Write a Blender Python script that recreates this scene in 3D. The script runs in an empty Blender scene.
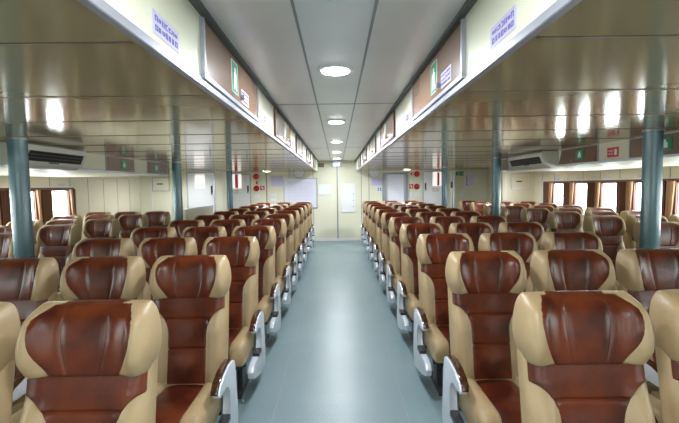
import bpy, bmesh, math, random
from mathutils import Vector, Matrix
random.seed(7)
R = math.radians
SC = bpy.context.scene
COL = SC.collection

# ------------------------------------------------------------------ camera, world, exposure
F, EYE = 410.0, 1.57
cam_d = bpy.data.cameras.new('camera'); cam = bpy.data.objects.new('camera', cam_d); COL.objects.link(cam)
cam_d.sensor_width = 36.0; cam_d.lens = F / 679 * 36.0; cam_d.clip_start = 0.02; cam_d.clip_end = 200
CM = Matrix.Rotation(R(-0.28), 4, 'Z') @ Matrix.Rotation(R(90 - 3.56), 4, 'X') @ Matrix.Rotation(R(-0.8), 4, 'Z')
cam.matrix_world = Matrix.Translation((0, 0, EYE)) @ CM
SC.camera = cam
vs = SC.view_settings
SC.display_settings.display_device = 'sRGB'
vs.view_transform = 'Standard'; vs.look = 'None'; vs.gamma = 1; vs.use_curve_mapping = False
vs.exposure = 0.32

w = bpy.data.worlds.new('overcast_sky'); SC.world = w; w.use_nodes = True
bg = w.node_tree.nodes['Background']; bg.inputs['Color'].default_value = (0.93, 0.97, 1.0, 1)
bg.inputs['Strength'].default_value = 18.0
LAMP_W = 23.0          # power of each aisle downlight and each added side one
LAMP_COL = (0.93, 0.97, 1.0)

# room numbers (metres)
XW, XB, XS, XP = 4.75, 2.85, 0.54, 2.575      # window wall, side bulkhead face, aisle fascia, pillars
ZC, ZS, ZB = 2.28, 1.988, 1.783              # aisle ceiling, side ceilings, bulkhead underside
YB, YF = -3.0, 11.7                         # end wall behind the camera, far wall

for s in (-1, 1):                            # portals guide the daylight through the window bands
    ld = bpy.data.lights.new('daylight_portal', 'AREA'); ld.shape = 'RECTANGLE'
    ld.size = 0.75; ld.size_y = 12.5; ld.cycles.is_portal = True
    lo = bpy.data.objects.new('daylight_portal', ld); COL.objects.link(lo)
    lo.location = (s * (XW + .06), 3.2, 1.25); lo.rotation_euler = (0, s * R(90), 0)

ld = bpy.data.lights.new('daylight_portal', 'AREA'); ld.shape = 'RECTANGLE'; ld.size = 9.2; ld.size_y = .9; ld.cycles.is_portal = True
lo = bpy.data.objects.new('daylight_portal', ld); COL.objects.link(lo); lo.location = (0, YB - .08, 1.3); lo.rotation_euler = (R(90), 0, 0)
def ray(px, py):
    return (CM.to_3x3() @ Vector((px - 339.5, 211.5 - py, -F))).normalized()
def onY(px, py, Y):
    d = ray(px, py); t = Y / d.y; return Vector((d.x * t, Y, EYE + d.z * t))
def onX(px, py, X):
    d = ray(px, py); t = X / d.x; return Vector((X, d.y * t, EYE + d.z * t))

# ------------------------------------------------------------------ materials
def lin(r, g, b):
    f = lambda c: (c / 255 / 12.92) if c / 255 <= .04045 else ((c / 255 + .055) / 1.055) ** 2.4
    return (f(r), f(g), f(b), 1)
def mat(name, col, rough=.5, metal=0.0, spec=.5, noise=None, bump=None, coat=0, coords='Object', emit=None):
    """noise=(scale, colour2, mix) ; bump=(scale, strength)"""
    m = bpy.data.materials.new(name); m.use_nodes = True
    n = m.node_tree.nodes; l = m.node_tree.links; p = n['Principled BSDF']
    p.inputs['Base Color'].default_value = col; p.inputs['Roughness'].default_value = rough
    p.inputs['Metallic'].default_value = metal; p.inputs['Specular IOR Level'].default_value = spec
    p.inputs['Coat Weight'].default_value = coat
    tc = n.new('ShaderNodeTexCoord')
    if noise:
        t = n.new('ShaderNodeTexNoise'); t.inputs['Scale'].default_value = noise[0]; t.inputs['Detail'].default_value = 4
        mx = n.new('ShaderNodeMix'); mx.data_type = 'RGBA'
        rp = n.new('ShaderNodeValToRGB'); rp.color_ramp.elements[0].position = .38; rp.color_ramp.elements[1].position = .66
        l.new(tc.outputs[coords], t.inputs['Vector']); l.new(t.outputs['Fac'], rp.inputs['Fac'])
        ml = n.new('ShaderNodeMath'); ml.operation = 'MULTIPLY'; ml.inputs[1].default_value = noise[2]
        l.new(rp.outputs['Color'], ml.inputs[0]); l.new(ml.outputs[0], mx.inputs['Factor'])
        mx.inputs['A'].default_value = col; mx.inputs['B'].default_value = noise[1]
        l.new(mx.outputs['Result'], p.inputs['Base Color'])
    if bump:
        t = n.new('ShaderNodeTexNoise'); t.inputs['Scale'].default_value = bump[0]; t.inputs['Detail'].default_value = 3
        b = n.new('ShaderNodeBump'); b.inputs['Strength'].default_value = bump[1]; b.inputs['Distance'].default_value = .01
        l.new(tc.outputs[coords], t.inputs['Vector']); l.new(t.outputs['Fac'], b.inputs['Height']); l.new(b.outputs['Normal'], p.inputs['Normal'])
    if emit:
        p.inputs['Emission Color'].default_value = emit[0]; p.inputs['Emission Strength'].default_value = emit[1]
    return m

M = {}
M['brown'] = mat('brown_leather', (.050, .0080, .0040, 1), .30, noise=(6, (.165, .032, .008, 1), .8), bump=(55, .07), spec=.42)
M['cream'] = mat('cream_leather', (.37, .265, .145, 1), .42, noise=(9, (.33, .23, .12, 1), .5), bump=(70, .12))
M['wood'] = mat('armrest_wood', (.03, .011, .007, 1), .16, noise=(45, (.09, .032, .014, 1), .8), coat=.6)
M['arm'] = mat('silver_white_casting', (.60, .64, .72, 1), .32, metal=.25, noise=(14, (.50, .54, .62, 1), .4))
M['steel'] = mat('dark_steel', (.05, .055, .06, 1), .4, metal=.7, noise=(20, (.08, .08, .09, 1), .5))
M['black'] = mat('black_plastic', (.012, .012, .014, 1), .4, noise=(30, (.02, .02, .022, 1), .5))
M['wall'] = mat('cream_panel', (.76, .75, .60, 1), .38, noise=(1.3, (.73, .72, .57, 1), .5), spec=.45)
M['wallside'] = mat('cream_side_panel', (.76, .70, .55, 1), .5, noise=(1.3, (.72, .66, .51, 1), .5), spec=.3)
M['white'] = mat('white_paint', (.80, .82, .84, 1), .35, noise=(3, (.76, .78, .82, 1), .5))
M['alu'] = mat('aluminium_trim', (.45, .46, .53, 1), .33, metal=.5, noise=(12, (.40, .41, .48, 1), .5))
M['seam'] = mat('dark_joint', (.10, .10, .10, 1), .5, noise=(30, (.14, .14, .14, 1), .5))
M['brownjoint'] = mat('brown_metal_joint', (.16, .11, .08, 1), .3, metal=.4, noise=(20, (.12, .09, .07, 1), .5))
M['seamgrey'] = mat('grey_joint', (.30, .31, .33, 1), .4, metal=.4, noise=(20, (.25, .26, .28, 1), .5))
M['ceil'] = mat('aisle_ceiling_panel', (.84, .82, .81, 1), .3, metal=.25, noise=(1.5, (.74, .72, .72, 1), .5))
M['plank'] = mat('side_ceiling_plank', (.54, .43, .25, 1), .12, metal=.38, noise=(1.0, (.49, .385, .22, 1), .6))
M['laminate'] = mat('brown_laminate', (.23, .14, .095, 1), .26, noise=(2.5, (.19, .115, .08, 1), .6), spec=.6)
M['frame'] = mat('brown_window_frame', (.17, .065, .04, 1), .4, noise=(5, (.13, .05, .03, 1), .6))
M['pole'] = mat('blue_pillar_paint', (.07, .15, .178, 1), .22, noise=(3, (.06, .135, .165, 1), .5), spec=.6)
M['red'] = mat('red_plastic', (.65, .012, .012, 1), .3, noise=(20, (.55, .01, .01, 1), .4))
M['darkred'] = mat('dark_red_plastic', (.30, .005, .008, 1), .3, noise=(20, (.25, .004, .006, 1), .4))
M['redprint'] = mat('red_print', (.70, .06, .07, 1), .5, noise=(20, (.62, .05, .06, 1), .4))
M['green'] = mat('green_sign', (.01, .26, .10, 1), .35, noise=(20, (.012, .22, .09, 1), .4))
M['paper'] = mat('white_paper', (.80, .80, .86, 1), .5, noise=(8, (.76, .76, .83, 1), .5))
M['lavender'] = mat('lavender_label', (.58, .55, .80, 1), .45, noise=(12, (.54, .51, .76, 1), .5))
M['purple'] = mat('purple_print', (.16, .12, .52, 1), .5, noise=(30, (.2, .15, .56, 1), .5))
M['blue'] = mat('blue_print', (.08, .16, .50, 1), .5, noise=(30, (.1, .2, .5, 1), .5))
M['yellow'] = mat('yellow_print', (.8, .55, .05, 1), .5, noise=(30, (.7, .5, .05, 1), .5))
M['board'] = mat('whiteboard', (.74, .76, .88, 1), .22, noise=(3, (.70, .72, .86, 1), .5))
M['acwhite'] = mat('air_conditioner_plastic', (.66, .63, .56, 1), .35, noise=(4, (.62, .59, .52, 1), .5))
M['lampon'] = mat('lit_diffuser', (.9, .95, 1, 1), .4, emit=((.90, .96, 1, 1), 26.0))

# floor: blue-grey vinyl with a fine raised texture and long joints
m = mat('blue_grey_vinyl', (.175, .25, .275, 1), .33, noise=(1.6, (.205, .285, .31, 1), .7), spec=.45)
n = m.node_tree.nodes; l = m.node_tree.links; tc = n.new('ShaderNodeTexCoord')
vo = n.new('ShaderNodeTexVoronoi'); vo.inputs['Scale'].default_value = 70
bp = n.new('ShaderNodeBump'); bp.inputs['Strength'].default_value = .25; bp.inputs['Distance'].default_value = .003
l.new(tc.outputs['Object'], vo.inputs['Vector']); l.new(vo.outputs['Distance'], bp.inputs['Height']); l.new(bp.outputs['Normal'], n['Principled BSDF'].inputs['Normal'])
M['floor'] = m
# curtains let daylight through
def cloth(name, col, trans):
    m = bpy.data.materials.new(name); m.use_nodes = True; n = m.node_tree.nodes; l = m.node_tree.links
    p = n['Principled BSDF']; p.inputs['Roughness'].default_value = .8; p.inputs['Base Color'].default_value = col
    t = n.new('ShaderNodeBsdfTranslucent'); t.inputs['Color'].default_value = col
    mx = n.new('ShaderNodeMixShader'); mx.inputs[0].default_value = trans
    l.new(p.outputs[0], mx.inputs[1]); l.new(t.outputs[0], mx.inputs[2]); l.new(mx.outputs[0], n['Material Output'].inputs['Surface'])
    tc = n.new('ShaderNodeTexCoord'); wv = n.new('ShaderNodeTexNoise'); wv.inputs['Scale'].default_value = 40
    b = n.new('ShaderNodeBump'); b.inputs['Strength'].default_value = .2; l.new(tc.outputs['Object'], wv.inputs['Vector'])
    l.new(wv.outputs['Fac'], b.inputs['Height']); l.new(b.outputs['Normal'], p.inputs['Normal'])
    return m
M['curtain_brown'] = cloth('brown_curtain_cloth', (.30, .15, .10, 1), .25)
M['curtain_cream'] = cloth('cream_curtain_cloth', (.85, .68, .50, 1), .7)
m = bpy.data.materials.new('window_glass'); m.use_nodes = True; n = m.node_tree.nodes; l = m.node_tree.links
n.remove(n['Principled BSDF']); tr = n.new('ShaderNodeBsdfTransparent'); gl = n.new('ShaderNodeBsdfGlossy'); gl.inputs['Roughness'].default_value = .03
mx = n.new('ShaderNodeMixShader'); mx.inputs[0].default_value = .05; l.new(tr.outputs[0], mx.inputs[1]); l.new(gl.outputs[0], mx.inputs[2])
tr.inputs['Color'].default_value = (.93, .97, .96, 1); l.new(mx.outputs[0], n['Material Output'].inputs['Surface']); M['glass'] = m
m = bpy.data.materials.new('glowing_frosted_glass'); m.use_nodes = True; n = m.node_tree.nodes; l = m.node_tree.links
n['Principled BSDF'].inputs['Base Color'].default_value = (.88, .84, .83, 1); n['Principled BSDF'].inputs['Roughness'].default_value = .2
n['Principled BSDF'].inputs['Emission Color'].default_value = (1, .93, .92, 1); n['Principled BSDF'].inputs['Emission Strength'].default_value = .6  # glow put into the pane itself, no lamp behind it
M['litglass'] = m

# ------------------------------------------------------------------ mesh helpers
def box(bm, x0, x1, y0, y1, z0, z1, bev=0, seg=2):
    x0, x1 = sorted((x0, x1)); y0, y1 = sorted((y0, y1)); z0, z1 = sorted((z0, z1))
    v = [bm.verts.new(c) for c in ((x0,y0,z0),(x1,y0,z0),(x1,y1,z0),(x0,y1,z0),(x0,y0,z1),(x1,y0,z1),(x1,y1,z1),(x0,y1,z1))]
    f = [bm.faces.new([v[i] for i in q]) for q in ((3,2,1,0),(4,5,6,7),(0,1,5,4),(1,2,6,5),(2,3,7,6),(3,0,4,7))]
    if bev:
        e = list({ed for fa in f for ed in fa.edges})
        bmesh.ops.bevel(bm, geom=e, offset=bev, segments=seg, affect='EDGES', profile=.5)
def prism(bm, pts, axis, a0, a1, bev=0, seg=2):
    """pts: 2D outline; axis 'x': (y,z) outline extruded in x; 'y': (x,z); 'z': (x,y)"""
    def P(p, a): return {'x': (a, p[0], p[1]), 'y': (p[0], a, p[1]), 'z': (p[0], p[1], a)}[axis]
    A = [bm.verts.new(P(p, a0)) for p in pts]; B = [bm.verts.new(P(p, a1)) for p in pts]
    k = len(pts); fs = [bm.faces.new(A), bm.faces.new(B[::-1])]
    for i in range(k): fs.append(bm.faces.new((A[i], B[i], B[(i+1) % k], A[(i+1) % k])))
    if bev:
        bmesh.ops.bevel(bm, geom=list(set(fs[0].edges) | set(fs[1].edges)), offset=bev, segments=seg, affect='EDGES', profile=.5)
def disc(bm, c, r, h, axis='z', seg=28, r2=None, squash=1):
    """closed cylinder/cone from c along +axis"""
    r2 = r if r2 is None else r2; A = []; B = []
    for i in range(seg):
        a = 2 * math.pi * i / seg; ca, sa = math.cos(a), math.sin(a) * squash
        for L, rr, t in ((A, r, 0), (B, r2, h)):
            d = {'z': (rr*ca, rr*sa, t), 'y': (rr*ca, t, rr*sa), 'x': (t, rr*ca, rr*sa)}[axis]
            L.append(bm.verts.new((c[0]+d[0], c[1]+d[1], c[2]+d[2])))
    bm.faces.new(A[::-1]); bm.faces.new(B)
    for i in range(seg): bm.faces.new((A[i], A[(i+1) % seg], B[(i+1) % seg], B[i]))
def loft(bm, rings, cap=True):
    V = [[bm.verts.new(p) for p in r] for r in rings]; k = len(V[0])
    for a, b in zip(V, V[1:]):
        for i in range(k): bm.faces.new((a[i], a[(i+1) % k], b[(i+1) % k], b[i]))
    if cap: bm.faces.new(V[0][::-1]); bm.faces.new(V[-1])
def grid(bm, rows):
    V = [[bm.verts.new(p) for p in r] for r in rows]
    for a, b in zip(V, V[1:]):
        for i in range(len(a) - 1): bm.faces.new((a[i], a[i+1], b[i+1], b[i]))
def obj(name, bm, m, parent=None, smooth=False, angle=35):
    bmesh.ops.recalc_face_normals(bm, faces=bm.faces)
    me = bpy.data.meshes.new(name); bm.to_mesh(me); bm.free()
    if smooth:
        me.polygons.foreach_set('use_smooth', [True] * len(me.polygons))
        try: me.set_sharp_from_angle(angle=R(angle))
        except Exception: pass
    me.materials.append(M[m] if isinstance(m, str) else m)
    o = bpy.data.objects.new(name, me); COL.objects.link(o)
    if parent: o.parent = parent
    return o
def NB(): return bmesh.new()
def tag(o, label, cat, group=None):
    o['label'] = label; o['category'] = cat
    if group: o['group'] = group
    return o
def thing(name, label, cat, loc=(0, 0, 0), group=None):
    o = bpy.data.objects.new(name, None); COL.objects.link(o); o.location = loc; o.empty_display_size = .1
    return tag(o, label, cat, group)
def struct(name, bm, m, label=None, parent=None, smooth=False):
    o = obj(name, bm, m, parent, smooth)
    if parent is None: o['kind'] = 'structure'
    if label: o['label'] = label
    return o
def recenter(o, c):
    """move the mesh so that the object's origin lies at c"""
    o.data.transform(Matrix.Translation(-Vector(c))); o.location = c; return o

# ------------------------------------------------------------------ shell
bm = NB(); box(bm, -5.0, 5.0, YB - .2, YF + .3, -.1, 0); struct('floor', bm, 'floor', 'blue grey textured vinyl floor')
bm = NB()
for x in (-.46, .46): box(bm, x - .003, x + .003, YB, YF - .02, .0, .0012)
struct('trim_1', bm, 'seamgrey', 'fine welded floor joints along the aisle')

YE = {-1: 7.0, 1: 7.4}                      # far ends of the two bulkheads
bm = NB(); box(bm, -XS, XS, YB, YF + .02, ZC, ZC + .05); struct('ceiling', bm, 'ceil', 'raised light grey ceiling over the aisle')
bm = NB()
for x in (-.163, .163): box(bm, x - .006, x + .006, YB, YF, ZC - .003, ZC + .002)
for y in (-.5, 3.6, 7.7): box(bm, -XS, XS, y - .005, y + .005, ZC - .003, ZC + .002)
struct('trim_2', bm, 'seamgrey', 'dark joints of the aisle ceiling panels')
bm = NB()
for s in (-1, 1): box(bm, s * (XS - .03), s * XS, YB, YF, ZC - .018, ZC - .0005)
struct('trim_3', bm, 'seam', 'dark cove strips along both edges of the aisle ceiling')

for s, side in ((-1, 'left'), (1, 'right')):
    bm = NB(); box(bm, s * (XS + .016), s * (XW + .25), YB, YF + .02, ZS, ZS + .04); struct('ceiling_' + side, bm, 'plank', 'glossy tan plank ceiling over the %s seats' % side)
    bm = NB(); y = 1.20 - .685 * 5
    while y < YF - .1:
        box(bm, s * (XS + .04), s * XW, y - .005, y + .005, ZS - .003, ZS + .002); y += .685
    struct('trim_%d' % (4 if s < 0 else 5), bm, 'brownjoint', 'thin metal joints between the %s ceiling planks' % side)
    bm = NB(); box(bm, s * XS, s * (XS + .015), YB, YF, ZS + .0, ZC + .04); struct('wall_fascia_' + side, bm, 'wall', 'cream fascia above the aisle on the %s' % side)
    bm = NB(); box(bm, s * (XS - .006), s * (XS + .022), YB, YF, ZS - .008, ZS + .022, .003, 1)
    struct('trim_%d' % (6 if s < 0 else 7), bm, 'alu', 'silver edge profile along the foot of the %s fascia' % side)
    # bulkhead over the window seats
    bm = NB(); box(bm, s * XB, s * (XB + .03), YB, YE[s], ZB, ZS + .02); box(bm, s * XB, s * XW, YB, YE[s], ZB, ZB + .025)
    box(bm, s * XB, s * XW, YE[s] - .03, YE[s], ZB, ZS + .02)
    struct('wall_bulkhead_' + side, bm, 'wallside', 'cream bulkhead duct above the %s window seats' % side)
    bm = NB(); box(bm, s * (XB - .006), s * (XB + .03), YB, YE[s] + .006, ZB - .006, ZB + .02, .003, 1)
    struct('trim_%d' % (8 if s < 0 else 9), bm, 'white', 'white edge strip under the %s bulkhead' % side)
bm = NB(); box(bm, -5, 5, YF, YF + .1, 0, ZC + .06); struct('wall_far', bm, 'wall', 'pale cream panelled end wall')
bm = NB(); box(bm, -5, 5, YB - .06, YB, 0, .88); box(bm, -5, 5, YB - .06, YB, 1.72, ZC + .06)
edges = [-3.0 + 1.5 * k for k in range(5)]
for x in edges: box(bm, x - .5, x + .5, YB - .06, YB, .88, 1.72)
box(bm, -4.5, 4.5, YB - .06, YB, .88, 1.15)
box(bm, -5, -3, YB - .06, YB, .88, 1.72); box(bm, 3, 5, YB - .06, YB, .88, 1.72)
struct('wall_near', bm, 'wall', 'cream end wall behind the camera')
for k in range(4):  # unseen windows added to let in fill daylight
    fb = NB(); x0, x1 = edges[k] + .5, edges[k] + 1.0
    for q in ((x0, x0 + .02, 1.15, 1.72), (x1 - .02, x1, 1.15, 1.72), (x0, x1, 1.15, 1.17), (x0, x1, 1.70, 1.72)): box(fb, q[0], q[1], YB - .045, YB - .015, q[2], q[3])
    wo = struct('window_%d' % (40 + k), fb, 'alu', 'added front window behind the camera for fill daylight')
    gb = NB(); box(gb, x0 + .01, x1 - .01, YB - .033, YB - .027, 1.16, 1.71); obj('pane', gb, 'glass', wo)
bm = NB()
for px, py in ((361.5, 205), (289.5, 190), (313.3, 190), (369, 190), (409, 190)):
    x = onY(px, py, YF).x; box(bm, x - .008, x + .008, YF - .006, YF, .08, ZC if abs(x) < XS else ZS)
for px in (266.7,):
    x = onY(px, 190, YF).x; box(bm, x - .018, x + .018, YF - .01, YF, .08, ZS)
x = onY(337.5, 200, YF).x; box(bm, x - .018, x + .018, YF - .012, YF, .0, ZC)
struct('trim_10', bm, 'seamgrey', 'grey vertical joints of the end wall panels')
bm = NB(); box(bm, -4.2, 4.2, YF - .02, YF, 0, .07); struct('baseboard_far', bm, 'white', 'pale skirting along the end wall')

# side walls with window openings
GW = .41; WZ0, WZ1 = .93, 1.56; FT = 1.61
WIN = {1: [8.97 - .815 * k for k in range(14)], -1: [7.26 - .80 * k for k in range(12)]}
BAND = {1: 9.42, -1: 7.42}
wn = 0
for s, side in ((-1, 'left'), (1, 'right')):
    xa, xb = s * XW, s * (XW + .045)
    bm = NB(); box(bm, xa, xb, YB, YF, 0, .88); box(bm, xa, xb, YB, YF, FT, ZS + .02); box(bm, xa, xb, BAND[s], YF, .88, FT)
    struct('wall_' + side, bm, 'wallside', 'cream window wall on the %s' % side)
    bm = NB(); y = BAND[s] - .02
    yy = [4.75 * F / o for o in ((217.5, 231, 246.6, 264, 285) if s > 0 else (248, 233.5, 219, 207))]
    ys = [yy[0] + k * .52 for k in range(-22, 6)]
    for y in ys:
        if YB < y < 9.85:
            box(bm, xa, xa - s * .004, y - .006, y + .006, FT, ZB)
            if y > BAND[s] + .02: box(bm, xa, xa - s * .004, y - .006, y + .006, .05, FT)
    struct('trim_%d' % (11 if s < 0 else 12), bm, 'seamgrey', 'grey joints between the %s wall panels' % side)
    # brown band with openings
    bm = NB(); x1 = s * (XW - .012); edge = YB
    for y1 in sorted(WIN[s]):
        y0 = y1 - GW
        if y0 < YB + .05: continue
        box(bm, x1, xb, edge, y0, .88, FT); box(bm, x1, xb, y0, y1, .88, WZ0); box(bm, x1, xb, y0, y1, WZ1, FT); edge = y1
    box(bm, x1, xb, edge, BAND[s], .88, FT)
    struct('wall_window_band_' + side, bm, 'frame', 'brown panel band around the %s windows' % side)
    bm = NB(); box(bm, s * (XW - .02), xa, BAND[s] - .005, BAND[s] + .02, .88, FT + .012); box(bm, s * (XW - .02), xa, YB, BAND[s] + .02, FT, FT + .012)
    struct('trim_%d' % (13 if s < 0 else 14), bm, 'white', 'white edging of the %s brown window band' % side)
    for y1 in WIN[s]:
        y0 = y1 - GW
        if y0 < YB + .05: continue
        wn += 1
        fb = NB()
        for a in ((y0, y0 + .012, WZ0, WZ1), (y1 - .012, y1, WZ0, WZ1), (y0, y1, WZ0, WZ0 + .012), (y0, y1, WZ1 - .012, WZ1)):
            box(fb, s * (XW + .012), s * (XW + .04), a[0], a[1], a[2], a[3])
        wo = struct('window_%d' % wn, fb, 'alu', 'bright window in the brown band on the %s' % side)
        gb = NB(); box(gb, s * (XW + .028), s * (XW + .034), y0 + .008, y1 - .008, WZ0 + .008, WZ1 - .008)
        obj('pane', gb, 'glass', wo)

# far corner boxes (lockers / stair casings) that close the ends of the outer seat blocks
bm = NB(); prism(bm, [(4.0, 9.9), (XW, 9.9), (XW, YF), (4.28, YF)], 'z', 0, ZS); struct('wall_casing_right', bm, 'wallside', 'cream casing in the far right corner')
bm = NB(); prism(bm, [(-XW, 9.9), (-4.0, 9.9), (-4.0, 10.0), (-3.02, 10.0), (-3.02, YF), (-XW, YF)], 'z', 0, ZS); struct('wall_casing_left', bm, 'wall', 'cream stair casing in the far left corner')
bm = NB()
for px, Y in ((506, 9.9), (151.5, 9.9)):
    x = onY(px, 185, Y).x; box(bm, x - .012, x + .012, Y - .006, Y, 0, ZS)
struct('trim_15', bm, 'white', 'pale vertical corner strips on the far casings')
# low partition by the left stair
bm = NB(); box(bm, -2.80, -2.76, 7.45, 9.1, 0, 1.165); o = struct('wall_partition', bm, 'wall', 'low cream partition beside the left white door')
bm = NB(); box(bm, -2.82, -2.74, 7.43, 9.12, 1.165, 1.19, .004, 1); struct('trim_16', bm, 'white', 'white capping of the low partition')

# ------------------------------------------------------------------ doors on the far walls
def squiggle(bm, x0, x1, z0, z1, Y, rows, n, seed=1, th=.002, axis='y', s=1):
    """rows of small unreadable strokes on a plane (Y const, or X const when axis='x')"""
    rnd = random.Random(seed); h = (z1 - z0) / rows
    for r in range(rows):
        zc = z0 + (r + .5) * h; x = x0
        st = (x1 - x0) / n
        for i in range(n):
            xa = x0 + i * st + st * .08; xb = xa + st * rnd.uniform(.45, .8); zz = h * rnd.uniform(.18, .34); k = rnd.random()
            t = h * .12
            segs = [(xa, xb, zc + zz - t, zc + zz)] if k < .8 else []
            segs += [(xa, xa + st * .18, zc - zz, zc + zz)]
            if k > .3: segs.append((xb - st * .18, xb, zc - zz, zc + zz))
            if k < .6: segs.append((xa, xb, zc - zz, zc - zz + t))
            for a, b, c, d in segs:
                if axis == 'y': box(bm, a, b, Y - th, Y, c, d)
                else: box(bm, Y - s * th, Y, a, b, c, d)

def wall_door(name, x0, x1, Y, ztop, label, win=None, strip=None, text=None, handle=1, mframe='alu'):
    bm = NB(); d = .035
    box(bm, x0 - .03, x0, Y - .03, Y, 0, ztop + .03); box(bm, x1, x1 + .03, Y - .03, Y, 0, ztop + .03); box(bm, x0, x1, Y - .03, Y, ztop, ztop + .03)
    r = struct(name, bm, mframe, label)
    bm = NB(); box(bm, x0, x1, Y - .022, Y, .03, ztop, .006, 2); obj('door_leaf', bm, 'white', r)
    hx = x1 - .05 if handle > 0 else x0 + .05
    bm = NB(); box(bm, hx - .018, hx + .018, Y - .05, Y - .02, 1.45, 1.62, .006, 2); box(bm, hx - .01, hx + .01, Y - .075, Y - .045, 1.40, 1.53, .004, 1)
    obj('door_handle', bm, 'black', r)
    if win:
        bm = NB(); box(bm, win[0], win[1], Y - .03, Y - .02, win[2], win[3], .004, 1); p = obj('door_window', bm, 'litglass', r)
        if strip:
            bm = NB(); box(bm, strip[0], strip[1], Y - .034, Y - .03, strip[2], strip[3]); obj('red_strip', bm, 'redprint', p)
    if text:
        bm = NB(); squiggle(bm, text[0], text[1], text[2], text[3], Y - .0215, 2, 6, 3); obj('red_lettering', bm, 'redprint', r)
    return r
P = lambda px, py, Y: onY(px, py, Y)
# left door seen over the partition
a, b = P(187, 166, 9.97), P(213, 166, 9.97)
wl, wh = P(195, 188, 9.97), P(204.5, 174.5, 9.97)
wall_door('door_1', a.x, b.x, 10.0, 1.93, 'white door with a bright square window beyond the low partition', (wl.x, wh.x, wl.z, wh.z))
# left and right doors with red strip windows
a, b = P(231.5, 170, YF), P(249.5, 170, YF); wl, wh = P(233, 188.5, YF), P(241.5, 174, YF); t0, t1 = P(231.8, 194, YF), P(239, 189.6, YF)
s0, s1 = P(235.5, 188, YF), P(238, 174.4, YF)
wall_door('door_2', a.x, b.x, YF, 1.92, 'white door with a red strip window on the left', (wl.x, wh.x, wl.z, wh.z), (s0.x, s1.x, s0.z, s1.z), (t0.x, t1.x, t0.z, t1.z), 1)
a, b = P(423.5, 170, YF), P(442.5, 170, YF); wl, wh = P(432.5, 186, YF), P(441.2, 171.8, YF); t0, t1 = P(432.2, 191.8, YF), P(439, 187.6, YF)
s0, s1 = P(437, 185.5, YF), P(439.2, 172.5, YF)
wall_door('door_3', a.x, b.x, YF, 1.92, 'white door with a red strip window on the right', (wl.x, wh.x, wl.z, wh.z), (s0.x, s1.x, s0.z, s1.z), (t0.x, t1.x, t0.z, t1.z), -1)
# grey framed door behind the right whiteboard
a, b = P(385.5, 175, YF), P(405.5, 175, YF)
bm = NB(); box(bm, a.x - .09, a.x, YF - .03, YF, 0, 1.93); box(bm, b.x, b.x + .07, YF - .03, YF, 0, 1.93); box(bm, a.x, b.x, YF - .03, YF, 1.86, 1.93)
d4 = struct('door_4', bm, 'seamgrey', 'grey framed door behind the tall pale board')
bm = NB(); box(bm, a.x, b.x, YF - .012, YF, .03, 1.86); obj('door_leaf', bm, 'alu', d4)
# open door leaves beside the far pillars
for i, (px, s) in enumerate(((222.5, -1), (451.5, 1))):
    q = P(px, 180, 11.2); x = q.x
    bm = NB(); prism(bm, [(x - .02, 11.0), (x + .02, 11.0), (x + .02 + s * .10, YF - .001), (x - .02 + s * .10, YF - .001)], 'z', .03, 1.93, .008, 2)
    o = struct('door_%d' % (5 + i), bm, 'white', 'white door leaf standing open edge on beside the far %s pillar' % ('left' if s < 0 else 'right'))
    bm = NB(); box(bm, x - s * .02, x - s * .06, 11.02, 11.08, 1.48, 1.64, .005, 1); obj('door_handle', bm, 'black', o)
    bm = NB(); box(bm, x - s * .02, x - s * .028, 10.995, 11.012, .05, 1.92); obj('door_seal', bm, 'black', o)

# ------------------------------------------------------------------ things on the far wall
def plate(name, px0, py0, px1, py1, Y, th, m, label, cat, group=None, parent=None, bev=.003):
    a, b = P(px0, py1, Y - th), P(px1, py0, Y - th); xm = (a.x + b.x) / 2
    bm = NB(); box(bm, a.x, b.x, Y - th, Y - .0002, a.z, b.z, bev, 1)
    o = obj(name, bm, m, parent)
    if parent is None:
        recenter(o, (xm, Y, a.z)); tag(o, label, cat, group)
    return o, a, b
def framed(name, px0, py0, px1, py1, Y, label, cat, fill, mframe, fw=.02, ink=None, rows=8, n=12, seed=1, zbot=None):
    a, b = P(px0, py1, Y), P(px1, py0, Y)
    if zbot is not None: a.z = zbot
    r = thing(name, label, cat, ((a.x + b.x) / 2, Y, a.z)); c = Vector(r.location)
    def add(nm, bm, m, par=None):
        o = obj(nm, bm, m, par or r)
        if par is None: o.data.transform(Matrix.Translation(-c))
        else: o.data.transform(Matrix.Translation(-c))
        return o
    bm = NB(); box(bm, a.x, b.x, Y - .012, Y - .0003, a.z, b.z); s = add('panel', bm, fill)
    bm = NB()
    for q in ((a.x, a.x + fw, a.z, b.z), (b.x - fw, b.x, a.z, b.z), (a.x, b.x, a.z, a.z + fw), (a.x, b.x, b.z - fw, b.z)): box(bm, q[0], q[1], Y - .02, Y - .0006, q[2], q[3])
    add('frame', bm, mframe)
    if ink:
        bm = NB(); squiggle(bm, a.x + (b.x - a.x) * .12, b.x - (b.x - a.x) * .12, a.z + (b.z - a.z) * .25, b.z - (b.z - a.z) * .12, Y - .012, rows, n, seed); add('writing' if 'board' in name else 'printing', bm, ink, s)
    return r
framed('whiteboard', 284, 178, 317, 205, YF - .001, 'wide whiteboard covered in faint purple handwriting left of the aisle', 'whiteboard', 'board', 'alu', .025, 'lavender', 8, 14, 5, zbot=.95)
framed('whiteboard', 387, 174, 404, 203, YF - .03, 'tall pale blue board mounted on the grey framed door', 'whiteboard', 'board', 'alu', .015, 'paper', 8, 6, 9, zbot=.85)
framed('notice_board', 318.3, 183.8, 332, 194.8, YF, 'small landscape white board between whiteboard and centre joint', 'board', 'white', 'paper', .012)
nb = framed('notice_board', 341.8, 183.3, 355.2, 212.2, YF, 'tall white notice board at the end of the aisle', 'board', 'white', 'paper', .012)
bm = NB()
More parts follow.
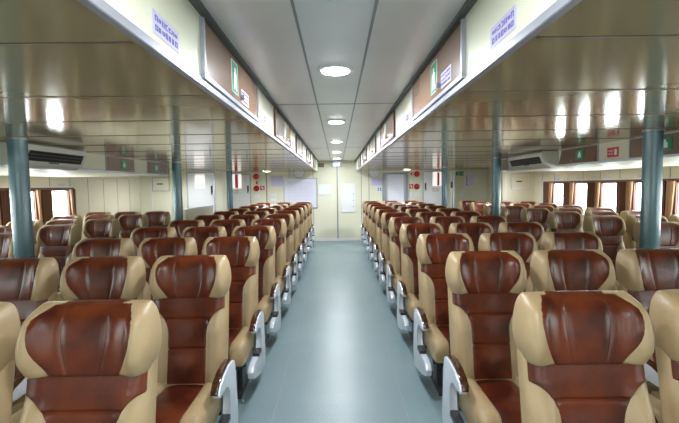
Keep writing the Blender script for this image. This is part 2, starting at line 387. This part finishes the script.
for z in (.15, .32, .5): box(bm, .13, .15, -.024, -.018, z, z + .03)
obj('clip', bm, 'seamgrey', nb)
o, a, b = plate('wall_lamp', 332.3, 160.8, 340, 166.5, YF, .09, 'alu', 'small grey box light high above the centre joint of the end wall', 'light')
# exit light green/red
r = thing('exit_sign', 'small green and red lit sign high on the end wall left of centre', 'sign', P(321, 167.3, YF)); c = Vector(r.location)
a, b = P(318.3, 167.3, YF), P(324, 163.2, YF)
bm = NB(); box(bm, a.x, b.x, YF - .03, YF - .0003, a.z, b.z, .003, 1); bm.transform(Matrix.Translation(-c)); obj('housing', bm, 'green', r)
bm = NB(); box(bm, a.x + .045, b.x - .045, YF - .034, YF - .03, a.z + .03, b.z - .02); bm.transform(Matrix.Translation(-c)); obj('red_face', bm, 'red', r)
# round lamps cut by the ceiling edge
for px, side in ((299, 'above the whiteboard'), (374, 'above the lavender notice right of the aisle')):
    c = P(px, 172.4, YF); bx = thing('wall_clock', 'round white wall disc with a dark rim ' + side, 'disc', (c.x, YF, c.z))
    bm = NB(); disc(bm, (0, -.025, 0), .155, .0248, 'y', 36); obj('rim', bm, 'seam', bx, True)
    bm = NB(); disc(bm, (0, -.04, 0), .142, .0155, 'y', 36, .148); obj('face', bm, 'white', bx, True)
# fire alarms
def bell(px, py, label, m):
    c = P(px, py, YF); t = thing('alarm_bell', label, 'alarm', (c.x, YF, c.z))
    bm = NB(); disc(bm, (0, -.03, 0), .055, .0295, 'y', 24); obj('base', bm, 'redprint', t, True)
    rings = []
    for k in range(6):
        a = k / 5 * math.pi / 2 * .93; rr = .083 * math.cos(a); rings.append([(rr * math.cos(q * math.pi / 12), -.03 - .045 * math.sin(a), rr * math.sin(q * math.pi / 12)) for q in range(24)])
    bm = NB(); loft(bm, rings); obj('gong', bm, m, t, True)
bell(256.2, 176.5, 'bright red round alarm, upper one left of the aisle', 'red'); bell(256.6, 188.4, 'dark red round alarm, lower one left of the aisle', 'darkred')
bell(416.8, 174, 'bright red round alarm, upper one right of the aisle', 'red'); bell(416.6, 186.6, 'dark red round alarm, lower one right of the aisle', 'darkred')
def fire_sign(px0, py0, px1, py1, label):
    o, a, b = plate('fire_sign', px0, py0, px1, py1, YF, .006, 'redprint', label, 'sign'); w_, h_ = b.x - a.x, b.z - a.z
    bm = NB(); box(bm, -w_ * .05, w_ * .22, -.009, -.006, h_ * .2, h_ * .62); box(bm, -w_ * .3, -w_ * .1, -.009, -.006, h_ * .55, h_ * .8); box(bm, w_ * .02, w_ * .12, -.009, -.006, h_ * .62, h_ * .78)
    obj('pictogram', bm, 'paper', o)
fire_sign(260, 185.8, 264.6, 190.3, 'small red and white fire equipment sign beside the left lower alarm')
fire_sign(409, 184, 413.2, 188.6, 'small red and white fire equipment sign beside the right lower alarm')
for px0, py0, px1, py1, lab in ((255.8, 181, 257.6, 184.2, 'tiny red label between the two left alarms'), (410.6, 172.4, 412.2, 175.4, 'tiny red label beside the right upper alarm')):
    o, a, b = plate('wall_label', px0, py0, px1, py1, YF, .004, 'redprint', lab, 'label', bev=0)
for px0, py0, px1, py1, lab in ((254.6, 194.4, 259.8, 198.4, 'white switch plate below the left alarms'),
        (270.5, 193.8, 276, 197, 'upper white switch plate beside the lavender paper'), (270.5, 198, 276, 201.2, 'lower white switch plate beside the lavender paper'),
        (409.3, 192.3, 412.8, 197.6, 'tall white telephone box below the right alarms'), (414.2, 192.6, 419.8, 196.8, 'wide white switch plate below the right alarms'),
        (459.6, 189, 464.6, 192, 'upper white switch plate under the green exit sign'), (459.6, 192.8, 464.6, 196.2, 'lower white switch plate under the green exit sign')):
    o, a, b = plate('switch_plate', px0, py0, px1, py1, YF, .03, 'white', lab, 'switch')
    w_, h_ = b.x - a.x, b.z - a.z
    bm = NB(); box(bm, -w_ * .3, w_ * .3, -.036, -.03, h_ * .3, h_ * .7, .002, 1); obj('rocker', bm, 'paper', o)
plate('paper_notice', 271, 175.5, 283, 186.5, YF, .002, 'lavender', 'plain lavender paper on the wall left of the whiteboard', 'notice', bev=0)
plate('paper_notice', 371.4, 177.8, 383, 185.6, YF, .002, 'lavender', 'lavender paper notice left of the grey framed door', 'notice', bev=0)
o, a, b = plate('small_notice', 376.8, 186.8, 382.2, 191.8, YF, .003, 'paper', 'small square notice with four blue squares', 'notice', bev=0)
w_, h_ = b.x - a.x, b.z - a.z; bm = NB()
for i in (-1, 1):
    for j in (0, 1): box(bm, i * w_ * .08, i * w_ * .34, -.006, -.003, h_ * (.16 + .38 * j), h_ * (.46 + .38 * j))
obj('blue_squares', bm, 'blue', o)
# green exit sign: running figure and arrow
o, a, b = plate('exit_sign', 456, 171.6, 463.6, 175.6, YF, .01, 'green', 'green exit sign with two white pictograms on the right end wall', 'sign', bev=0)
w_, h_ = b.x - a.x, b.z - a.z; bm = NB()
box(bm, -w_ * .02, w_ * .02, -.013, -.01, 0, h_); box(bm, w_ * .12, w_ * .36, -.013, -.01, h_ * .42, h_ * .58); prism(bm, [(w_ * .30, h_ * .22), (w_ * .44, h_ * .5), (w_ * .30, h_ * .78)], 'y', -.013, -.01)
prism(bm, [(-w_ * .36, h_ * .15), (-w_ * .24, h_ * .5), (-w_ * .3, h_ * .72), (-w_ * .18, h_ * .72), (-w_ * .16, h_ * .45), (-w_ * .1, h_ * .15), (-w_ * .16, h_ * .12), (-w_ * .22, h_ * .35), (-w_ * .30, h_ * .12)], 'y', -.013, -.01)
disc(bm, (-w_ * .2, -.013, h_ * .85), h_ * .1, .003, 'y', 12); obj('pictogram', bm, 'paper', o)
# poster with coloured dots
o, a, b = plate('poster', 464, 172.2, 475.6, 188.2, YF, .004, 'paper', 'white poster with a column of coloured dots on the right end wall', 'poster', bev=0)
w_, h_ = b.x - a.x, b.z - a.z
for k, mm in enumerate(('yellow', 'red', 'blue', 'redprint', 'blue')):
    bm = NB(); disc(bm, (-w_ * .26, -.007, h_ * (.78 - .14 * k)), w_ * .07, .003, 'y', 14); obj('coloured_dot', bm, mm, o)
bm = NB(); squiggle(bm, -w_ * .1, w_ * .4, h_ * .12, h_ * .88, -.004, 7, 6, 4); obj('printing', bm, 'lavender', o)
# hatches on the casings
for px0, py0, px1, py1, Y, lab in ((511, 174.6, 528.8, 188.8, 9.9, 'cream square service hatch with a white frame, far right corner'), (152.5, 177, 169.5, 191.5, 9.9, 'cream square service hatch with a grey frame, far left corner')):
    r = framed('service_hatch', px0, py0, px1, py1, Y, lab, 'hatch', 'wallside' if px0 > 300 else 'wall', 'white' if px0 > 300 else 'alu', .02)
    bm = NB(); a, b = P(px0, py1, Y), P(px1, py0, Y); h_ = b.z - a.z; box(bm, -.09, .05, -.016, -.012, h_ * .48, h_ * .56); obj('label_plate', bm, 'black', r)

# ------------------------------------------------------------------ pillars
for s, side in ((-1, 'left'), (1, 'right')):
    for k, (y, w_) in enumerate(((3.35, 'nearest'), (6.64, 'middle'), (9.85, 'farthest'))):
        t = thing('pillar', '%s blue grey round pillar on the %s of the cabin' % (w_, side), 'pillar', (s * XP, y, 0), 'blue pillars')
        bm = NB(); disc(bm, (0, 0, 0), .069, ZS, 'z', 40); obj('shaft', bm, 'pole', t, True)
        bm = NB(); disc(bm, (0, 0, 0), .10, .02, 'z', 40, .095); obj('foot_collar', bm, 'pole', t, True)
        bm = NB(); disc(bm, (0, 0, ZS - .012), .078, .012, 'z', 40); obj('head_collar', bm, 'seamgrey', t, True)

# ------------------------------------------------------------------ downlights and detector
spots = [(0, -1.45 + 2.0 * k, ZC) for k in range(7)] + [(sx * xx, yy, ZS) for sx in (-1, 1) for xx, yy in ((1.75, 10.3), (3.45, 8.9))]  # the side ceiling spots are added lamps that brighten the far sides
for k, (lx, y, lz) in enumerate(spots):
    if k < 7: lab = 'round lit downlight in the aisle ceiling, %s' % ('one out of view behind', 'one out of view overhead', 'nearest', 'second nearest', 'third nearest', 'fourth nearest', 'farthest')[k]
    else: lab = 'added flush fill downlight in the %s plank ceiling near the end wall, %s' % ('left' if lx < 0 else 'right', 'close to the aisle' if abs(lx) < 2 else 'close to the pillars')
    t = thing('ceiling_downlight', lab, 'downlight', (lx, y, lz), 'aisle downlights' if k < 7 else 'added plank ceiling fill downlights')
    bm = NB(); disc(bm, (0, 0, -.012), .10, .012, 'z', 40, .108); obj('trim_ring', bm, 'white', t, True)
    if k >= 7:  # collar keeps the lit disc of each added lamp out of sight
        bm = NB(); ri = [[(r_ * math.cos(q * math.pi / 18), r_ * math.sin(q * math.pi / 18), z_) for q in range(36)] for r_, z_ in ((.100, -.010), (.100, -.034), (.108, -.034), (.108, -.010))]
        loft(bm, ri, False); obj('diffuser_shield', bm, 'plank', t, True)
    bm = NB(); disc(bm, (0, 0, -.016), .082, .006, 'z', 36); obj('diffuser', bm, 'lampon', t, True)
    ld = bpy.data.lights.new('downlight_lamp', 'AREA'); ld.shape = 'DISK'; ld.size = .16; ld.energy = LAMP_W; ld.color = LAMP_COL
    lo = bpy.data.objects.new('downlight_lamp', ld); COL.objects.link(lo); lo.parent = t; lo.location = (0, 0, -.018)
t = thing('smoke_detector', 'white ceiling detector with a red centre over the near aisle', 'detector', (-.02, 1.52, ZC))
bm = NB(); disc(bm, (0, 0, -.02), .085, .02, 'z', 36, .10); obj('housing', bm, 'white', t, True)
bm = NB(); disc(bm, (0, 0, -.034), .018, .014, 'z', 20, .024); obj('red_sensor', bm, 'darkred', t, True)

# ------------------------------------------------------------------ overhead lockers in the aisle fascia
def locker(s, y0, y1, X, z0, z1, label, cat_group, sign=True, tilt=False, paper=False, seed=1):
    """flush brown laminate door; s = side"""
    t = thing('overhead_locker', label, 'locker', (X, (y0 + y1) / 2, z0), cat_group)
    L = (y1 - y0) / 2; H = z1 - z0; i = -s
    th = .012
    bm = NB(); box(bm, 0, i * th, -L, L, 0, H, .002, 1); d = obj('door_panel', bm, 'laminate', t)
    bm = NB(); e = i * (th + .006)
    for q in ((-L - .012, -L + .006, 0, H), (L - .006, L + .012, 0, H), (-L - .012, L + .012, -.014, .004)): box(bm, 0, e, q[0], q[1], q[2], q[3])
    obj('frame', bm, 'alu' if not tilt else 'frame', t)
    if sign:
        c = -L * .12 if not tilt else L * .2
        bm = NB(); box(bm, i * th, i * (th + .003), c - .06, c + .06, H * .18, H * .86); g = obj('life_jacket_sign', bm, 'green', d)
        bm = NB(); p0, p1 = i * (th + .003), i * (th + .0045)
        box(bm, p0, p1, c - .025, c + .025, H * .34, H * .62); box(bm, p0, p1, c - .012, c + .012, H * .62, H * .74); box(bm, p0, p1, c - .03, c - .008, H * .24, H * .34); box(bm, p0, p1, c + .008, c + .03, H * .24, H * .34)
        obj('pictogram', bm, 'paper', g)
        bm = NB()
        for q in ((c - .066, c - .06, H * .16, H * .88), (c + .06, c + .066, H * .16, H * .88), (c - .066, c + .066, H * .16, H * .18), (c - .066, c + .066, H * .86, H * .88)):
            box(bm, i * th, i * (th + .003), q[0], q[1], q[2], q[3])
        obj('sign_border', bm, 'paper', g)
        if paper:
            bm = NB(); c2 = c + .24 if s < 0 else c - .24
            box(bm, i * th, i * (th + .002), c2 - .09, c2 + .09, H * .10, H * .42); g = obj('paper_label', bm, 'lavender', d)
            bm = NB(); squiggle(bm, c2 - .08, c2 + .08, H * .12, H * .40, i * (th + .002), 3, 7, seed, .0015, 'x', s); obj('printing', bm, 'purple', g)
        bm = NB(); disc(bm, (i * th if i > 0 else -th - .022, c + .13 * (-s), H * .2), .014, .022, 'x', 16); obj('knob', bm, 'alu', d, True)
    return t
ordn = ('nearest', 'second', 'third', 'fourth', 'fifth')
for s, side, st in ((-1, 'left', (1.69, 3.60, 5.45, 7.35, 9.2)), (1, 'right', (1.74, 3.80, 5.6, 7.4, 9.2))):
    for k, y in enumerate(st):
        L = 1.12 if k < 2 else 1.0
        locker(s, y, y + L, s * XS, ZS + .036, ZC - .03, '%s brown locker door in the %s aisle fascia' % (ordn[k], side), 'aisle fascia lockers', True, k >= 1, k == 0, k)
    for k, (ya, yb, za, zb) in enumerate(((1.25, 1.45, ZS + .045, ZS + .115), (3.08, 3.22, ZS + .06, ZS + .12), (5.0, 5.14, ZS + .06, ZS + .12), (6.85, 7.0, ZS + .06, ZS + .12))):
        bm = NB(); box(bm, 0, -s * .002, -(yb - ya) / 2, (yb - ya) / 2, 0, zb - za); o = obj('sticker', bm, 'lavender'); o.location = (s * XS, (ya + yb) / 2, za)
        tag(o, '%s lavender printed sticker on the %s aisle fascia' % (ordn[k], side), 'sticker', 'fascia stickers')
        bm = NB(); squiggle(bm, -(yb - ya) * .44, (yb - ya) * .44, (zb - za) * .1, (zb - za) * .9, -s * .002, 2, 7, k, .0012, 'x', s); obj('printing', bm, 'purple', o)

# lockers in the side bulkheads
ZL0, ZL1 = ZB + .018, ZS - .012
def blocker(s, y0, y1, label, signy, tilt=False):
    t = thing('overhead_locker', label, 'locker', (s * XB, (y0 + y1) / 2, ZL0), 'bulkhead lockers'); L = (y1 - y0) / 2; H = ZL1 - ZL0; i = -s
    bm = NB()
    prism(bm, [(0, 0), (i * (.05 if tilt else .012), 0), (i * .012, H), (0, H)], 'y', -L, L); d = obj('door_panel', bm, 'laminate', t)
    bm = NB()
    for q in ((-L - .01, -L, 0, H), (L, L + .01, 0, H), (-L - .01, L + .01, H, H + .008)): box(bm, 0, i * .016, q[0], q[1], q[2], q[3])
    obj('frame', bm, 'alu', t)
    c = signy - (y0 + y1) / 2; p = i * (.036 if tilt else .012)
    bm = NB(); box(bm, p - i * .01, p + i * .006, c - .075, c + .075, H * .22, H * .82); g = obj('life_jacket_sign', bm, 'green', d)
    bm = NB(); box(bm, p + i * .006, p + i * .008, c - .03, c + .03, H * .34, H * .6); disc(bm, (p + i * .006 if i > 0 else p - .008, c, H * .67), .014, .002, 'x', 12); obj('pictogram', bm, 'paper', g)
    bm = NB(); disc(bm, (p if i > 0 else p - .02, c + .15, H * .2), .012, .02, 'x', 14); obj('knob', bm, 'alu', d, True)
blocker(-1, 5.10, 5.78, 'brown bulkhead locker with a green sign beside the left air conditioner', 5.51)
blocker(-1, 6.20, 6.9, 'farthest brown bulkhead locker on the left', 6.48)
blocker(1, 4.48, 5.19, 'slightly open brown bulkhead locker on the right beside the red sign', 4.76, True)
blocker(1, 2.95, 3.98, 'brown bulkhead locker behind the nearest right pillar', 3.55)
blocker(1, 6.85, 7.3, 'small brown bulkhead locker at the far end on the right', 7.15)
bm = NB(); box(bm, 0, -.006, -.085, .085, 0, .10); o = obj('fire_sign', bm, 'redprint'); o.location = (XB, 4.24, ZB + .045); tag(o, 'red fire sign between two lockers on the right bulkhead', 'sign')
bm = NB(); squiggle(bm, -.01, .075, .02, .08, -.006, 2, 5, 3, .002, 'x', 1); box(bm, -.008, -.006, -.065, -.03, .02, .08); obj('printing', bm, 'paper', o)

# air conditioners
def aircon(s, y0, y1, label):
    t = thing('air_conditioner', label, 'air conditioner', (s * XB, (y0 + y1) / 2, ZB), 'bulkhead air conditioners'); L = (y1 - y0) / 2
    top = ZS - ZB - .005; i = -s
    prof = [(0, top), (i * .20, top), (i * .235, top - .02), (i * .235, top - .06), (i * .19, .03), (i * .12, -.012), (0, -.012)]
    bm = NB(); prism(bm, prof, 'y', -L, L, .012, 2); b = obj('body', bm, 'acwhite', t, True)
    # outlet slot on the slanted face
    v0, v1 = Vector((i * .235, top - .062)), Vector((i * .19, .03)); d = (v1 - v0); nrm = Vector((i * .9, -.4)).normalized()
    p0 = v0 + d * .06; p1 = v0 + d * .86
    bm = NB(); prism(bm, [tuple(p0 - nrm * .005), tuple(p1 - nrm * .005), tuple(p1 + nrm * .004), tuple(p0 + nrm * .004)], 'y', -L * .9, L * .86); sl = obj('air_outlet', bm, 'black', b)
    bm = NB()
    for f in (.3, .62):
        q = p0 + (p1 - p0) * f; prism(bm, [tuple(q + nrm * .003), tuple(q + nrm * .012), tuple(q + nrm * .012 + d * .05), tuple(q + nrm * .003 + d * .05)], 'y', -L * .88, L * .84)
    obj('louvre', bm, 'seam', sl)
    q = v0 + d * .9; bm = NB(); prism(bm, [tuple(q - nrm * .002), tuple(q - nrm * .002 + d * .1), tuple(q + nrm * .004 + d * .1), tuple(q + nrm * .004)], 'y', -.1, .04); obj('badge', bm, 'seam', b)
aircon(-1, 3.5, 4.34, 'long white air conditioner with a black outlet on the left bulkhead')
aircon(1, 5.27, 6.3, 'long white air conditioner with a black outlet on the right bulkhead')

# ------------------------------------------------------------------ curtains
def curtain(s, y0, y1, m, label, taper=0, bias=0):
    bm = NB(); rows = []
    n = max(10, int((y1 - y0) / .012)); zt, zb = 1.575, .90
    for k in range(13):
        t = k / 12; z = zt + (zb - zt) * t; r = []
        a = y0 + bias * t; b = y1 + (bias - taper) * t
        for j in range(n + 1):
            u = j / n; r.append((s * (-.03 - .016 * math.sin(u * (y1 - y0) * 105 + .5 * t)), a + (b - a) * u - y0, z - zb))
        rows.append(r)
    grid(bm, rows)
    bmesh.ops.solidify(bm, geom=bm.faces[:], thickness=.003)
    o = obj('curtain', bm, m, None, True, 80); o.location = (s * (XW - .012), y0, zb)
    bmr = NB(); disc(bmr, (s * -.03, -.01, zt - zb + .002), .006, (y1 - y0) + .02, 'y', 10); obj('rail', bmr, 'frame', o, True)
    for yy in (.0, y1 - y0): pass
    tag(o, label, 'curtain', 'window curtains')
for s, side in ((-1, 'left'), (1, 'right')):
    ys = [y for y in WIN[s] if y > 3.9]
    for k, y1 in enumerate(ys):
        which = '%s window from the far end on the %s' % (('first', 'second', 'third', 'fourth', 'fifth', 'sixth', 'seventh')[k], side)
        far_edge = min(y1 + .40, BAND[s] - .02)
        cr = y1 + (.13 if s > 0 else .08)
        curtain(s, y1 - .02, cr, 'curtain_cream', 'cream curtain of the ' + which, .03, .05)
        if far_edge - cr > .04: curtain(s, cr + .03, min(far_edge, cr + .25), 'curtain_brown', 'brown curtain of the ' + which)
# small printed stickers above the windows
for s, side in ((-1, 'left'), (1, 'right')):
    for k, y in enumerate([y for y in WIN[s] if y > 4.5]):
        bm = NB(); box(bm, 0, -s * .002, -.09, .09, 0, .035); o = obj('sticker', bm, 'lavender'); o.location = (s * XW, y - .15, FT + .03)
        tag(o, 'small lavender sticker above the %s window from the far end on the %s' % (('first', 'second', 'third', 'fourth', 'fifth', 'sixth')[k], side), 'sticker', 'stickers above windows')

# ------------------------------------------------------------------ seats
SW = .2275                                   # half width
def sm(a, b, x):
    t = max(0, min(1, (x - a) / (b - a))); return t * t * (3 - 2 * t)
def yback(z):                                # mid plane of the back cushion's front
    return -.09 + (z - .42) * .185
def spow(v, e): return math.copysign(abs(v) ** e, v)
# headrest
HZ0, HZ1 = .91, 1.152
def hw_h(z):
    t = (z - HZ0) / (HZ1 - HZ0)
    return (.212 + .026 * math.sin(math.pi * min(1, t * 1.05) ** .9)) 
def round_end(t, lo=.06, hi=.22):
    """scale of the section near both ends"""
    if t > 1 - hi: q = (t - 1 + hi) / hi; return math.sqrt(max(0.0, 1 - (q * .985) ** 2.4))
    if t < lo: q = 1 - t / lo; return math.sqrt(max(0.0, 1 - (q * .75) ** 2.4))
    return 1.0
def head_front(x, z, infl=0):
    t = (z - HZ0) / (HZ1 - HZ0); w_ = hw_h(z); re = round_end(t)
    hwz = w_ * (.90 + .10 * re); d = .062 * re + .004
    u = min(1, abs(x) / hwz)
    front = (1 - u ** 8) ** .4
    wing = .062 * (.55 + .45 * sm(0, .3, t)) * sm(.115, .205, abs(x)) * (.35 + .65 * re) * (1 - .35 * sm(.8, 1, t)) * front
    yc = yback(z) + .052
    return yc - d * front - wing - .012 * math.sin(math.pi * min(max(t, 0), 1)) * front - infl
def head_ring(z, n=48):
    t = (z - HZ0) / (HZ1 - HZ0); w_ = hw_h(z); re = round_end(t); hwz = w_ * (.90 + .10 * re); d = .062 * re + .004
    yc = yback(z) + .052; pts = []
    for k in range(n):
        a = 2 * math.pi * k / n; x = hwz * spow(math.cos(a), .42)
        if math.sin(a) < -1e-6: y = head_front(x, z)
        else: y = yc + d * .9 * (1 - min(1, abs(x) / hwz) ** 4) ** .45
        pts.append((x, y, z))
    return pts
def ends(n, z0, z1):
    return [z0 + (z1 - z0) * (.5 - .5 * math.cos(math.pi * k / n)) for k in range(n + 1)]
def make_headrest(parent):
    bm = NB(); loft(bm, [head_ring(z) for z in ends(18, HZ0, HZ1)]); h = obj('headrest', bm, 'cream', parent, True, 60)
    bm = NB(); rows = []
    Z0, Z1 = HZ0 + .006, HZ1 - .002
    base = [-1, -.985, -.95, -.85, -.7, -.55, -.47, -.45, -.43, -.3, -.15, 0, .15, .3, .43, .45, .47, .55, .7, .85, .95, .985, 1]
    zz = ends(16, Z0, Z1)
    for z in zz:
        t = (z - HZ0) / (HZ1 - HZ0)
        c = .112 + .070 * math.sin(min(1, (t * .84 + .06)) * math.pi / 1.28) ** 1.1
        c -= .025 * sm(.85, 1, t)
        r = []
        for u in base:
            x = c * u; e = .010 * min(1, (1 - abs(u)) / .06) - .003
            if abs(abs(u) - .45) < .004: e -= .0025
    
            r.append((x, head_front(x, z, e), z))
        rows.append(r)
    # carry the leather over the crown
    cx = [q[0] for q in rows[-1]]; yc = yback(HZ1) + .052
    rows.append([(x, yc, HZ1 + .003 - .005 * (abs(x) > .12)) for x in cx])
    for z in (HZ1 - .001, HZ1 - .008, HZ1 - .02):
        t = (z - HZ0) / (HZ1 - HZ0); w_ = hw_h(z); re = round_end(t); hwz = w_ * (.90 + .10 * re); d = .062 * re + .004
        rows.append([(x, yback(z) + .052 + d * .9 * (1 - min(1, abs(x) / hwz) ** 4) ** .45 + (.003 if 1 < k < 21 else -.001), z) for k, x in enumerate(cx)])
    grid(bm, rows); p = obj('headrest_pad', bm, 'brown', h, True, 60)
    return h
# backrest
BZ0, BZ1 = .40, .945
def back_front(x, z, infl=0):
    u = min(1, abs(x) / SW)
    front = (1 - u ** 6) ** .38
    bol = (.050 * sm(.10, .165, abs(x))) * (1 - sm(.72, .87, z)) * front
    bol += .012 * sm(.12, .2, abs(x)) * front
    return yback(z) + .05 - .05 * front - bol - infl
def back_ring(z, n=44):
    pts = []; sc = 1.0
    t = (z - BZ0) / (BZ1 - BZ0)
    if t < .06: sc = .93 + .07 * math.sqrt(t / .06)
    for k in range(n):
        a = 2 * math.pi * k / n; x = SW * spow(math.cos(a), .42)
        y = back_front(x, z) if math.sin(a) < -1e-6 else yback(z) + .05 + .055 * (1 - min(1, abs(x) / SW) ** 4) ** .45
        pts.append((x * sc, y, z))
    return pts
def make_backrest(parent):
    bm = NB(); loft(bm, [back_ring(BZ0 + (BZ1 - BZ0) * k / 20) for k in range(21)]); b = obj('backrest', bm, 'cream', parent, True, 60)
    bm = NB(); rows = []
    z0, zt, zs = .425, .700, .852
    seams = (.795, .625)
    zl = set([z0, .43, .44, .455] + [z0 + (.70 - z0) * k / 14 for k in range(15)] + [.70 + .152 * math.sin(math.pi / 2 * k / 10) for k in range(11)] + [.86, .87, .88, .895, .91, .925])
    for s_ in seams: zl |= {s_ - .014, s_ - .006, s_, s_ + .006, s_ + .014}
    base = [-1, -.985, -.95, -.85, -.7, -.5, -.25, 0, .25, .5, .7, .85, .95, .985, 1]
    for z in sorted(zl):
        if z <= zt: dd = .112
        elif z < zs: dd = .112 * math.sqrt(max(0, 1 - ((z - zt) / (zs - zt)) ** 2))
        else: dd = 0
        c = SW - max(.012, dd) - .0; r = []
        for u in base:
            x = c * u; e = .013 * min(1, (1 - abs(u)) / .06) - .003
            for s_ in seams: e -= .007 * math.exp(-((z - s_) / .006) ** 2) * min(1, (1 - abs(u)) / .06)
            e += .006 * math.sin(math.pi * ((z - z0) / .17 % 1)) * (1 - abs(u) ** 4)
            if z <= z0 + .001: e = -.004
            r.append((x, back_front(x, z, e), z))
        rows.append(r)
    grid(bm, rows); obj('backrest_pad', bm, 'brown', b, True, 60)
    return b
def make_cushion(parent):
    bm = NB()
    box(bm, -.215, .215, -.50, .0, .275, .405, .03, 3); b = obj('seat_cushion', bm, 'cream', parent, True, 60)
    for s in (-1, 1):
        bm = NB(); rings = []
        for k in range(15):
            t = k / 14; y = -.535 + .50 * t; f = math.sqrt(max(0, 1 - (1 - min(1, t / .16)) ** 2.2)) if t < .16 else 1
            zt = .462 - .012 * t + .0; zb = .285 + .0 * t; xc = .168; hw_ = .060 * (.80 + .20 * f); hz = (zt - zb) / 2 * (.72 + .28 * f)
            zc = (zt + zb) / 2 - .008 * (1 - f)
            rings.append([(s * (xc + hw_ * spow(math.cos(a), .55)), y, zc + hz * spow(math.sin(a), .6)) for a in [2 * math.pi * j / 24 for j in range(24)]])
        loft(bm, rings); obj('side_bolster', bm, 'cream', b, True, 70)
    bm = NB(); rows = []
    path = [(-.50, .30), (-.515, .33), (-.525, .37), (-.52, .405), (-.50, .43), (-.46, .445), (-.36, .447), (-.26, .437), (-.16, .427), (-.08, .42), (.0, .42)]
    for y, z in path: rows.append([(u * .118, y - .0, z - .010 * abs(u) ** 4) for u in (-1, -.9, -.7, -.4, 0, .4, .7, .9, 1)])
    grid(bm, rows); obj('seat_pad', bm, 'brown', b, True, 60)
    return b
def make_arm(parent, s, xo=None):
    """s: side sign of the armrest in seat coordinates"""
    x = s * (SW + .034) if xo is None else xo; hw = .021
    prof = [(.03, .565), (.02, .60), (-.03, .615), (-.14, .622), (-.26, .612), (-.36, .588), (-.40, .565), (-.405, .545), (-.385, .525), (-.31, .540), (-.23, .540), (-.17, .515), (-.14, .475),
            (-.135, .40), (-.15, .345), (-.22, .325), (-.40, .335), (-.47, .325), (-.50, .29), (-.49, .245), (-.44, .225), (-.24, .175), (-.05, .13), (.0, .135), (.02, .17), (.03, .26)]
    prof = [((-.06 + (p[0] - .03) * .74) if p[1] > .47 else (p[0] - (.05 if p[0] > -.3 else .02)), p[1] - .045) for p in prof]
    bm = NB(); prism(bm, prof, 'x', x - hw, x + hw, .007, 2); a = obj('armrest', bm, 'arm', parent, True, 40)
    top = [(.03, .575), (.018, .608), (-.03, .625), (-.14, .634), (-.26, .625), (-.36, .602), (-.41, .570), (-.414, .548)]
    top = [(-.06 + (p[0] - .03) * .74, p[1] - .045) for p in top]
    low = [(p[0] + .0, p[1] - .024) for p in top[:-2]] + [(-.372, .515), (-.376, .503)]
    bm = NB(); prism(bm, top + low[::-1], 'x', min(x + s * .012, x - s * (hw + .008)), max(x + s * .012, x - s * (hw + .008)), .006, 2); obj('arm_pad', bm, 'wood', a, True, 40)
    bm = NB(); box(bm, x - hw - .003, x + hw + .003, -.32, -.205, .273, .307, .004, 1); obj('foot_slot', bm, 'black', a)  # dark box put in for the black slot of the foot
    return a
def make_legs(parent):
    bm = NB(); box(bm, -.20, .20, -.40, -.36, .235, .275, .004, 1); box(bm, -.20, .20, -.10, -.06, .235, .275, .004, 1); box(bm, -.02, .02, -.38, -.08, .24, .27); obj('seat_frame', bm, 'steel', parent)
    for s in (-1, 1):
        bm = NB(); box(bm, s * .13 - .022, s * .13 + .022, -.30, -.17, .0, .24, .006, 1); box(bm, s * .13 - .035, s * .13 + .035, -.42, -.04, 0, .018, .004, 1); box(bm, s * .13 - .022, s * .13 + .022, -.40, -.06, .215, .24, .004, 1)
        obj('leg', bm, 'steel', parent)
def make_seat(arms):
    t = thing('passenger_seat', '', 'seat')
    make_headrest(t); make_backrest(t); make_cushion(t)
    for s in arms: make_arm(t, s)
    make_legs(t)
    return t
proto = {}
def tree(o):
    r = [o]
    for c in o.children: r += tree(c)
    return r
def dup(root):
    r = root.copy(); COL.objects.link(r)
    for ch in root.children:
        c = ch.copy(); COL.objects.link(c); c.parent = r
        for g in ch.children:
            d = g.copy(); COL.objects.link(d); d.parent = c
    return r
def place_seat(kind, x, y, label, group):
    if kind not in proto: proto[kind] = o = make_seat({'in-': (-1,), 'in+': (1,), 'both': (-1, 1)}[kind])
    else: o = dup(proto[kind])
    o.location = (x, y, 0); o.rotation_euler = (0, 0, 0)
    o['label'] = label; o['group'] = group; o['category'] = 'seat'
row_w = ('first', 'second', 'third', 'fourth', 'fifth', 'sixth', 'seventh', 'eighth', 'ninth', 'tenth', 'eleventh')
colx = (.672 + SW, 1.190 + SW + .01, 1.735 + SW)
coln = ('beside the aisle', 'in the middle', 'on the pillar side')
for s, side in ((-1, 'left'), (1, 'right')):
    for k in range(11):
        y = 2.40 + .94 * (k - 1) + .03
        if k == 0: y -= .04 if s > 0 else .07
        for c in range(3):
            if k == 0 and c == 2: continue
            kind = 'both' if c == 2 else ('in-' if s > 0 else 'in+')
            place_seat(kind, s * (colx[c] + (0)), y, 'leather seat %s of the %s centre block, %s row from camera' % (coln[c], side, row_w[k]), 'seats of the %s centre block' % side)
outx = (3.07 + SW, 3.07 + .535 + SW, 3.07 + 1.07 + SW)
for s, side, y0, n in ((-1, 'left', 3.93, 5), (1, 'right', 4.12, 8)):
    for k in range(n):
        for c in range(3):
            y = y0 + .875 * k
            if s > 0 and k == 7 and c > 0: continue
            kind = 'both' if c == 2 else ('in-' if s > 0 else 'in+')
            place_seat(kind, s * outx[c], y, 'leather seat in the %s window block, %s, %s row from camera' % (side, ('pillar side', 'middle', 'window side')[c], row_w[k]), 'seats of the %s window block' % side)
